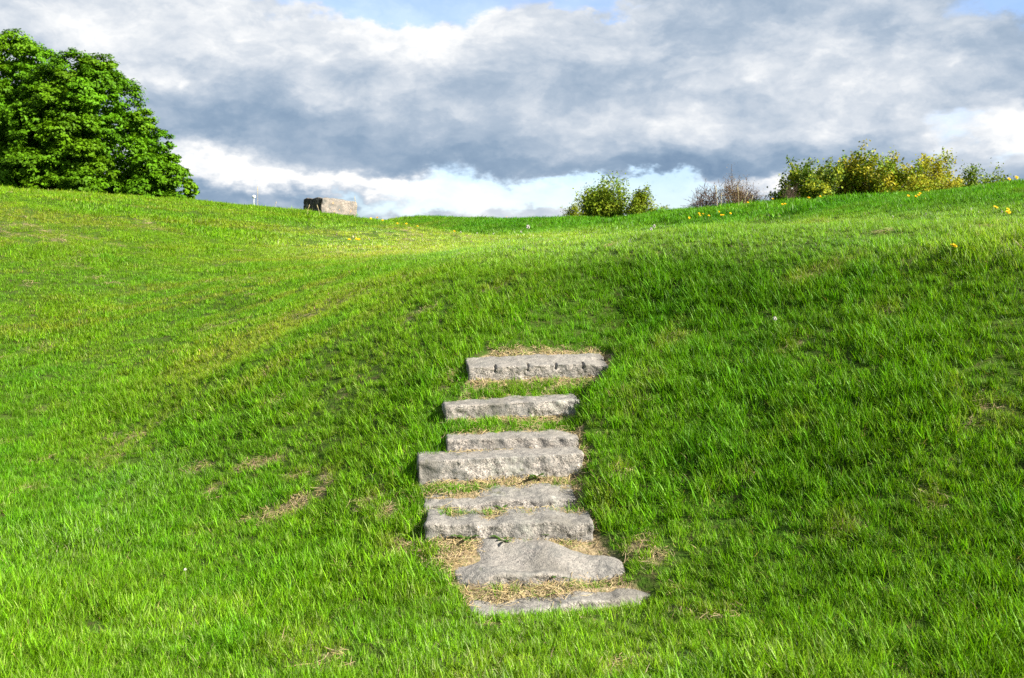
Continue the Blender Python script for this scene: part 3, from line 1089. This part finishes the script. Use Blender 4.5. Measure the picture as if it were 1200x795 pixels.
def dense_tree(label, base, trunk_h, lobes, seed, leaves_per, size, col, clump=.75, group=None, nclump=1.0):
    """broadleaf with a full crown: lobes = (dx, dy, z, rx, ry, rz) ellipsoids covered with leafy sprays"""
    g = np.random.default_rng(seed)
    root = empty('broadleaf_tree', base)
    tag(root, label, 'tree', group)
    paths = []
    pts, rad, _ = limb((0, 0, -.2), (0, 0, 1), trunk_h, trunk_h * .045, g, .04, .1, 7)
    paths.append((pts, rad))
    for (dx_, dy_, z_, rx, ry, rz) in lobes:
        for j in range(5):
            st = Vector(pts[2 + j % 4])
            e = Vector((dx_, dy_, z_)) + Vector(g.normal(0, .4, 3)) * Vector((rx, ry, rz)).length / 1.7
            pp, rr, _ = limb(st, e - st, (e - st).length * .72, trunk_h * .014, g, .10, .05, 5)
            paths.append((pp, rr))
    V, F = tubes(paths, 7)
    mesh_np('trunk', V, F, BARK, smooth=True, parent=root)
    P, Nn, Cl = [], [], []
    boughs = []
    for (dx_, dy_, z_, rx, ry, rz) in lobes:
        for t_ in range(900):
            d = g.normal(0, 1, 3)
            d /= np.linalg.norm(d)
            ctr = np.array([dx_, dy_, z_]) + d * np.array([rx, ry, rz]) * (.68 + .26 * g.random())
            if ctr[2] < .3 or d[1] > .6:
                continue
            if any(((ctr - b[0]) ** 2).sum() < (clump * 1.02) ** 2 for b in boughs):
                continue
            if any((((ctr - np.array(q[:3])) / np.array(q[3:])) ** 2).sum() < .42 for q in lobes):
                continue
            boughs.append((ctr, d, clump * (.75 + .5 * g.random())))
    for ctr, d, br in boughs:            # a bough: sprays of leaves over its outer and upper side
        tone = .80 + .4 * g.random()
        hue = g.random()
        ns = int(34 * (br / clump) ** 2)
        for k in range(ns):
            q = g.normal(0, 1, 3) + d * .55 + np.array([0, 0, .35])
            q /= np.linalg.norm(q)
            sc_ = ctr + q * br * np.array([1.0, 1.0, .80]) * (.72 + .34 * g.random())
            m = leaves_per
            o_ = g.normal(0, 1, (m, 3))
            o_ /= np.linalg.norm(o_, axis=1, keepdims=True)
            P.append(sc_ + o_ * br * .27 * g.random((m, 1)) ** .5 * np.array([1.1, 1.1, .6]))
            Nn.append(q * .7 + np.array([0, 0, .55]) + g.normal(0, .38, (m, 3)))
            cc = np.array(col) * tone * (.8 + .4 * g.random()) * (1 + np.array([.40, .08, .1]) * hue)
            Cl.append(cc[None] * (.8 + .4 * g.random((m, 1))))
    for (dx_, dy_, z_, rx, ry, rz) in lobes:     # inner leaves
        m = int(900 * rx * rz)
        q = g.normal(0, 1, (m, 3))
        q /= np.linalg.norm(q, axis=1, keepdims=True)
        pp = np.array([dx_, dy_, z_]) + q * np.array([rx, ry, rz]) * (.35 + .42 * g.random((m, 1)))
        pp = pp[pp[:, 2] > .2]
        P.append(pp)
        Nn.append(g.normal(0, 1, pp.shape))
        Cl.append(np.array(col)[None] * (.7 + .4 * g.random((len(pp), 1))))
    P, Nn, Cl = np.concatenate(P), np.concatenate(Nn), np.concatenate(Cl)
    V, F, C4 = leaf_mesh(P, Nn, size, Cl, g)
    mesh_np('crown', V, F, MAT_LEAF, {'lcol': ('FLOAT_COLOR', C4)}, parent=root)
    print(label[:30], 'leaves', len(P))
    return root


def sparse_tree(name, label, cat, base, h, spread, seed, halfw=1.0, stems=4, leaf=None, leaf_n=21, leaf_size=0.046, barkm=BARKG, group=None, levels=3, up=.10, density=1.0, tuft=.075, r=.035, fork=5, open_=.45):
    """many stemmed young tree or shrub grown limb by limb; leaf = colour list or None for bare twigs"""
    g = np.random.default_rng(seed)
    root = empty(name, base)
    tag(root, label, cat, group)
    paths, tips = [], []

    def grow(p, d, L, rad, lev):
        pts, rr, dd = limb(p, d, L, rad, g, .13, up * .5, 5)
        paths.append((pts, rr))
        if lev == 0:
            for k in (2, 3, 4, 5):
                tips.append(pts[k])
            return
        for j in range(fork):
            f = .30 + .70 * (j + g.random()) / fork
            k = min(int(f * 5), 4)
            st = Vector(pts[k]).lerp(Vector(pts[k + 1]), f * 5 - k)
            side = Vector(g.normal(0, 1, 3))
            nd = (dd * (1 - open_) + side.normalized() * open_ * 1.25 + Vector((0, 0, up))).normalized()
            grow(st, nd, L * (.42 + .25 * g.random()), rad * .5, lev - 1)
    for s_ in range(stems):
        a = 6.283 * (s_ + g.random() * .6) / stems
        lean_ = spread * (.25 + .75 * g.random())
        st = Vector((math.cos(a) * .15 * spread, math.sin(a) * .15 * spread, -.1))
        hh = h * (.62 + .25 * g.random())
        grow(st, (math.cos(a) * lean_, math.sin(a) * lean_, hh), hh, r * h / 3, levels - 1)
    V, F = tubes(paths, 4)
    zmax = V[:, 2].max() if leaf is None else np.percentile(np.array(tips)[:, 2], 99.5) + .06
    rr_ = np.percentile(np.hypot(*np.array(tips)[:, :2].T), 92)
    f = np.array([halfw / rr_, halfw / rr_, h / zmax])
    mesh_np('branches', V * f, F, barkm, smooth=True, parent=root)
    if leaf is not None:
        tips = np.array(tips) * f
        tips = tips[g.random(len(tips)) < density]
        m = leaf_n
        P = np.repeat(tips, m, axis=0) + g.normal(0, tuft, (len(tips) * m, 3))
        Nn = g.normal(0, .7, (len(P), 3)) + np.array([0.1, -.3, .6])
        lc = np.array(leaf)
        ci = g.integers(0, len(lc), len(tips))
        ct = np.repeat(lc[ci] * (.75 + .5 * g.random((len(tips), 1))), m, axis=0) * (.8 + .4 * g.random((len(P), 1)))
        V, F, C4 = leaf_mesh(P, Nn, leaf_size, ct, g)
        mesh_np('crown', V, F, MAT_LEAF, {'lcol': ('FLOAT_COLOR', C4)}, parent=root)
    return root


def gz(x, y):
    return float(H(np.array([x]), np.array([y]))[0])


def up_at(px, py, Y):
    return EYE + (HORIZON - py) / FOC * Y


GREEN = (.068, .185, .003)
TY = 42.0
u = TY / FOC
# big tree at the left edge
x0 = (-25 - 600) * u
dense_tree('big bright green tree cut off by the left edge, behind the rampart', (x0, TY + 2, gz(x0, TY + 2)), 7.0,
           [(0, 0, 6.3, 3.3, 3.3, 3.9), (1.2, -.6, 4.2, 2.9, 2.9, 2.6), (-2.6, -.3, 5.5, 2.6, 2.6, 3.2), (.6, 0, 9.5, 1.5, 1.6, 1.5), (1.8, 0, 7.9, 1.4, 1.4, 1.6)], 11, 42, .105, GREEN, .82, 'trees behind the left rampart')
x0 = (98 - 600) * u
dense_tree('tall dense rounded tree, its crown standing right of the edge tree', (x0, TY, gz(x0, TY)), 6.5,
           [(.0, 0, 5.0, 3.0, 3.0, 3.3), (0, -.2, 7.6, 1.75, 1.8, 2.3), (1.6, -.1, 6.0, 1.7, 1.6, 2.0), (-1.6, -.2, 6.2, 2.1, 2.1, 2.2), (.8, -.5, 3.4, 2.4, 2.4, 2.2), (-.1, 0, 8.75, .95, .95, 1.1)], 12, 42, .105, GREEN, .80, 'trees behind the left rampart')
x0 = (200 - 600) * u
dense_tree('small rounded tree, lowest at the right end of the left trees', (x0, TY - 1.2, gz(x0, TY - 1.2)), 4.2,
           [(.05, 0, 4.2, 1.0, 1.0, 1.5), (-.5, 0, 3.0, 1.1, 1.1, 1.8), (.15, 0, 3.2, .95, .95, 1.3)], 13, 40, .100, GREEN, .62, 'trees behind the left rampart')

YG = [(.25, .275, .014), (.29, .265, .017), (.19, .255, .013), (.13, .225, .010)]
GY_ = [(.12, .19, .010), (.17, .21, .012), (.09, .16, .009)]
DG = [(.07, .13, .012), (.10, .17, .012), (.15, .20, .014)]
RY = 27.0


def shrub(px, top, half, Y, seed, name, label, cat, **kw):
    x = (px - 600) / FOC * Y
    z0 = gz(x, Y)
    h = up_at(px, top, Y) - z0
    return sparse_tree(name, label, cat, (x, Y, z0), h, half / FOC * Y * .9, seed, halfw=half / FOC * Y, **kw)


GR = 'young trees behind the right bank'
shrub(950, 188, 34, RY, 21, 'young_tree', 'thin green tree with a bare spire, leftmost of the yellowish trees', 'tree', leaf=DG + YG[:1], leaf_n=28, leaf_size=0.062, group=GR, stems=8, density=.75)
shrub(995, 184, 42, RY + 1, 22, 'young_tree', 'brighter green tree, second from the left of the yellowish trees', 'tree', leaf=GY_ + YG[:2], leaf_n=28, leaf_size=0.067, group=GR, stems=9, density=.8)
shrub(1040, 181, 42, RY, 23, 'young_tree', 'tallest olive yellow tree, in the middle of the yellowish trees', 'tree', leaf=YG, leaf_n=28, leaf_size=0.062, group=GR, stems=9, density=.75)
shrub(1080, 183, 40, RY + 1.5, 24, 'young_tree', 'golden tree with twigs showing, right of the tallest yellowish tree', 'tree', leaf=YG[:3], leaf_n=25, leaf_size=0.058, group=GR, stems=9, density=.65)
shrub(1112, 193, 32, RY, 25, 'young_tree', 'low pale yellow tree, rightmost of the yellowish trees', 'tree', leaf=YG[:3], leaf_n=25, leaf_size=0.058, group=GR, stems=8, density=.65)
shrub(1143, 197, 15, 24, 26, 'shrub', 'small bright green bush between the yellowish trees and the far right sapling', 'bush', leaf=GY_, leaf_n=24, leaf_size=0.041, stems=6, density=.9)
shrub(1175, 197, 13, 21, 27, 'sapling', 'small open green sapling on the far right of the skyline', 'sapling', leaf=GY_[:2], leaf_n=18, leaf_size=0.041, stems=3, density=.7)
shrub(926, 214, 11, RY - 2, 28, 'bare_shrub', 'small reddish bare shrub beside the leftmost yellowish tree', 'shrub', barkm=BARKR, stems=7, levels=3, r=.040, group='bare shrubs on the skyline')
RMIN = .0065
shrub(829, 208, 27, 28, 29, 'bare_shrub', 'wide pale leafless shrub, left of the two big bare shrubs', 'shrub', barkm=BARKR, stems=12, levels=3, r=.045, fork=8, open_=.58, up=.04, group='bare shrubs on the skyline')
shrub(868, 207, 28, 28, 30, 'bare_shrub', 'browner leafless shrub, right of the two big bare shrubs', 'shrub', barkm=BARKR, stems=13, levels=3, r=.05, fork=8, open_=.55, up=.04, group='bare shrubs on the skyline', leaf=[(.20, .13, .07), (.16, .12, .05)], leaf_n=9, leaf_size=0.021, density=.5)
RMIN = .006
shrub(710, 212, 23, 38, 31, 'round_bush', 'rounded yellow green bush, biggest of those at the middle of the skyline', 'bush', leaf=GY_ + YG[2:3], leaf_n=25, leaf_size=0.070, stems=9, density=1.0, group='bushes at the middle of the skyline', tuft=.15)
shrub(751, 221, 19, 37, 32, 'loose_bush', 'loose open green bush beside the rounded bush', 'bush', leaf=GY_[:2], leaf_n=21, leaf_size=0.062, stems=5, density=.75, group='bushes at the middle of the skyline')
shrub(670, 237, 10, 37, 33, 'loose_bush', 'tiny pale sprig bush left of the rounded bush', 'bush', leaf=GY_[1:2], leaf_n=15, leaf_size=0.046, stems=3, density=.6, group='bushes at the middle of the skyline')

# street lamp far behind the rampart
m_white, T = new_mat('white_enamel')
finish(T, principled(T, (.50, .51, .52), .5, .3))
m_glob, T = new_mat('milky_glass')
finish(T, principled(T, (.82, .83, .83), .25, .5))
LY = 58.0
lx = (297.5 - 600) / FOC * LY
lz = gz(lx, LY)
top = up_at(0, 227, LY)
lamp = empty('street_lamp', (lx, LY, lz))
tag(lamp, 'white globe lamp post showing over the rampart left of the block', 'street lamp')
V, F = tubes([([(0, 0, -.1), (0, 0, .5), (0, 0, top - lz - .25)], [.030, .028, .024])], 12)
mesh_np('pole', V, F, m_white, smooth=True, parent=lamp)
bm = bmesh.new()
bmesh.ops.create_uvsphere(bm, u_segments=18, v_segments=12, radius=.10)
for v in bm.verts:
    v.co.z = v.co.z * .9 + (top - lz) - .18
for f in bm.faces:
    f.smooth = True
me = bpy.data.meshes.new('globe')
bm.to_mesh(me)
bm.free()
me.materials.append(m_glob)
gl = bpy.data.objects.new('globe', me)
COL.objects.link(gl)
gl.parent = lamp


# ------------------------------------------------------------------ flowers and weeds
def flat_mat(name, c, rough=.7):
    m, T = new_mat(name)
    g = T.n('ShaderNodeNewGeometry').outputs['Position']
    n1 = T.noise(g, 90, 2, .5)
    finish(T, principled(T, T.mix(n1, [q * .75 for q in c], [min(1, q * 1.2) for q in c]), rough, .2))
    return m


M_YEL = flat_mat('dandelion_petal', (.80, .50, .008))
M_STEM = flat_mat('flower_stem', (.12, .18, .04))
M_FLUFF = flat_mat('seed_fluff', (.66, .64, .60))
M_STRAW = flat_mat('dry_stalk', (.46, .38, .22))
M_WEED = leafy('weed_leaf', lambda T: T.mix(T.noise(T.n('ShaderNodeNewGeometry').outputs['Position'], 60, 2), (.035, .085, .012), (.075, .15, .02)), .3)


def flower_meshes():
    # open dandelion: three rings of narrow petals
    V, F = [], []
    g = np.random.default_rng(5)
    for ring, (r, zt, m) in enumerate(((.030, .008, 16), (.024, .014, 14), (.014, .018, 9))):
        for k in range(m):
            a = 6.283 * (k + g.random() * .5) / m
            c, s_ = math.cos(a), math.sin(a)
            w = .0042
            o = len(V)
            V += [(-s_ * w * .4, c * w * .4, .002), (s_ * w * .4, -c * w * .4, .002), (c * r + s_ * w, s_ * r - c * w, zt), (c * r - s_ * w, s_ * r + c * w, zt + .001)]
            F.append((o, o + 1, o + 2, o + 3))
    head = (np.array(V), np.array(F))
    V, F = [], []
    for k in range(90):            # seed clock: fine rays
        d = g.normal(0, 1, 3)
        d /= np.linalg.norm(d)
        t = np.cross(d, g.normal(0, 1, 3))
        t /= np.linalg.norm(t)
        o = len(V)
        V += [tuple(d * .004), tuple(d * .022 - t * .006), tuple(d * .026), tuple(d * .022 + t * .006)]
        F.append((o, o + 1, o + 2, o + 3))
    return head, (np.array(V), np.array(F))


HEAD, CLOCK = flower_meshes()
ORD = ['leftmost', 'second', 'third', 'fourth', 'fifth', 'sixth', 'seventh', 'eighth']


def ordinal(i, n):
    if n == 1:
        return ''
    if i == 0:
        return 'leftmost of the %s' % NUM[n]
    if i == n - 1:
        return 'rightmost of the %s' % NUM[n]
    return '%s of %s from the left' % (ORD[i], NUM[n])


NUM = {2: 'two', 3: 'three', 4: 'four', 5: 'five', 6: 'six', 7: 'seven', 8: 'eight'}


def flower(px, py, label, clock=False, scale=1.0, stem=.13):
    x, y, z = hit(px, py + 2)
    g = np.random.default_rng(int(px * 7 + py))
    root = empty('seed_clock' if clock else 'dandelion', (x, y, z), g.random() * 6)
    tag(root, label, 'dandelion', 'dandelion clocks in the turf' if clock else 'yellow dandelions in the turf')
    hd = CLOCK if clock else HEAD
    top_ = stem * (.9 + .2 * g.random())
    dx_, dy_ = g.normal(0, .015, 2)
    V, F = tubes([([(0, 0, -.02), (dx_ * .4, dy_ * .4, top_ * .55), (dx_, dy_, top_)], [.0025, .0022, .002])], 5)
    mesh_np('stem', V, F, M_STEM, smooth=True, parent=root)
    o = mesh_np('seed_head' if clock else 'flower_head', hd[0] * scale * .7, hd[1], M_FLUFF if clock else M_YEL, parent=root)
    o.location = (dx_, dy_, top_)
    o.rotation_euler = (R(38) + g.normal(0, .15) if not clock else 0, g.normal(0, .15), -root.rotation_euler[2])


def flower_cluster(pts, what, where, clock=False, scale=1.35, stem=.12):
    pts = sorted(pts)
    for i, (px, py) in enumerate(pts):
        o = ordinal(i, len(pts))
        flower(px, py, '%s %s%s' % (what, where, ', ' + o if o else ''), clock, scale, stem)


flower_cluster([(807, 260), (819, 255), (823, 256.5), (820, 258), (830, 258)], 'yellow dandelion', 'clustered under the bare shrubs', scale=1.15)
flower_cluster([(843, 253), (846, 258.5), (848.5, 258), (854, 255)], 'yellow dandelion', 'loosely grouped under the reddish shrub', scale=1.05)
flower_cluster([(876, 243), (906, 238), (916, 246), (918.5, 244.5)], 'yellow dandelion', 'near the crest by the bare shrubs', scale=1.05)
flower_cluster([(947, 237), (961, 236)], 'yellow dandelion', 'on the crest under the thin green tree')
flower_cluster([(1066, 237), (1072, 237.6), (1076, 237), (1079, 235)], 'yellow dandelion', 'in the row under the golden trees', scale=1.0)
flower_cluster([(1168, 259), (1179, 256), (1182, 267)], 'big yellow dandelion', 'low on the right bank', scale=1.0)
flower_cluster([(1183, 219), (1190, 215.5), (1193.5, 216)], 'yellow dandelion', 'on the skyline at the right edge', scale=1.2)
flower_cluster([(1116, 302)], 'lone yellow dandelion', 'on the lip of the right hand slope', scale=1.2, stem=.09)
flower_cluster([(434, 260), (442, 260), (449, 262), (466, 266.5), (476, 267), (489, 269.5)], 'yellow dandelion', 'on the edge descending from the stone block', scale=1.2)
flower_cluster([(409, 287), (418, 285.5), (420.5, 286)], 'yellow dandelion', 'on the slope below the stone block', scale=1.3)
flower_cluster([(533, 276), (593, 256.6)], 'faint yellow dandelion', 'near the far bank at the middle', scale=1.1)
flower_cluster([(539.6, 276), (560, 277.6), (579, 278)], 'white dandelion clock', 'below the edge right of the block', True, 1.0)
flower_cluster([(612, 281), (616, 285)], 'tall white dandelion clock', 'where the edge meets the terrace', True, 1.3, .2)
flower_cluster([(764, 280), (769, 277.5)], 'white dandelion clock', 'on the terrace before the far bank', True, .9)
flower_cluster([(908, 384)], 'lone white dandelion clock', 'on the sunlit right hand slope', True, .9, .08)
flower_cluster([(218, 678)], 'ragged white dandelion clock', 'in the lawn at the lower left', True, .45, .05)

# dry stalks against the sky
for px, py, L_ in ((841, 243, .55), (845, 244, .35), (866, 241, .5), (872, 241, .35), (880, 240, .25), (302, 243, .5), (322, 247, .2), (360, 253, .25), (375, 256, .3), (418, 256, .55)):
    x, y, z = hit(px, py, 10, 40)
    g = np.random.default_rng(int(px))
    dx_ = g.normal(0, .05)
    V, F = tubes([([(0, 0, -.03), (dx_ * .4, 0, L_ * .6), (dx_, 0, L_ * .86), (dx_ * 1.15, .0, L_)], [.004, .0035, .0075, .003])], 5)
    o = mesh_np('dry_stalk', V, F, M_STRAW, smooth=True)
    o.location = (x, y, z)
    where = 'before the bare shrubs on the right skyline' if px > 800 and px < 900 else 'beside the stone block on the left rampart' if px in (360, 375, 418) else 'on the rampart near the lamp post' if px < 330 else 'at the lower end of the left rampart' if px == 517 else 'on the right bank under the yellowish trees'
    word = {841: 'leftmost tall', 845: 'second from left thin', 866: 'middle tall', 872: 'second from right short', 880: 'rightmost short', 302: 'tall', 322: 'very short', 360: 'left short', 375: 'middle pale', 418: 'tall right'}.get(px, 'thin')
    tag(o, word + ' dry grass stalk standing ' + where, 'dry stalk', 'dry stalks ' + where)


def weed(px, py, label, s_=1.0):
    x, y, z = hit(px, py)
    g = np.random.default_rng(int(px))
    V, F = [], []
    for k in range(9):
        a = 6.283 * k / 9 + g.normal(0, .25)
        L_ = (.05 + .05 * g.random()) * s_
        el_ = .35 + .5 * g.random()
        for j, (t, w) in enumerate(((0, .15), (.35, .8), (.7, 1.0), (1.0, .12))):
            r_ = L_ * t * math.cos(el_ * (1 - .5 * t))
            zz_ = L_ * t * math.sin(el_) * (1 - .45 * t * t) + .01
            ww = .013 * w * s_
            V += [(r_ * math.cos(a) - ww * math.sin(a), r_ * math.sin(a) + ww * math.cos(a), zz_ + ww * .25), (r_ * math.cos(a) + ww * math.sin(a), r_ * math.sin(a) - ww * math.cos(a), zz_ + ww * .25)]
        o = len(V) - 8
        F += [(o, o + 1, o + 3, o + 2), (o + 2, o + 3, o + 5, o + 4), (o + 4, o + 5, o + 7, o + 6)]
    ob = mesh_np('weed', np.array(V), np.array(F), M_WEED, smooth=True)
    ob.location = (x, y, z)
    tag(ob, label, 'weed', 'broad leaved weeds between the steps')


weed(628, 565, 'dark leafy weed at the foot of the tallest squared step')
weed(546, 637, 'dark leafy weed at the left foot of the level grey step', 1.1)
weed(590, 637, 'dark leafy weed at the middle foot of the level grey step')
weed(638, 632, 'small leafy weed at the right foot of the level grey step', .8)
weed(648, 683, 'leafy weed against the front of the big humped slab', 1.2)
weed(590, 601, 'small leafy weed under the thin lumpy step', .8)
print('done')
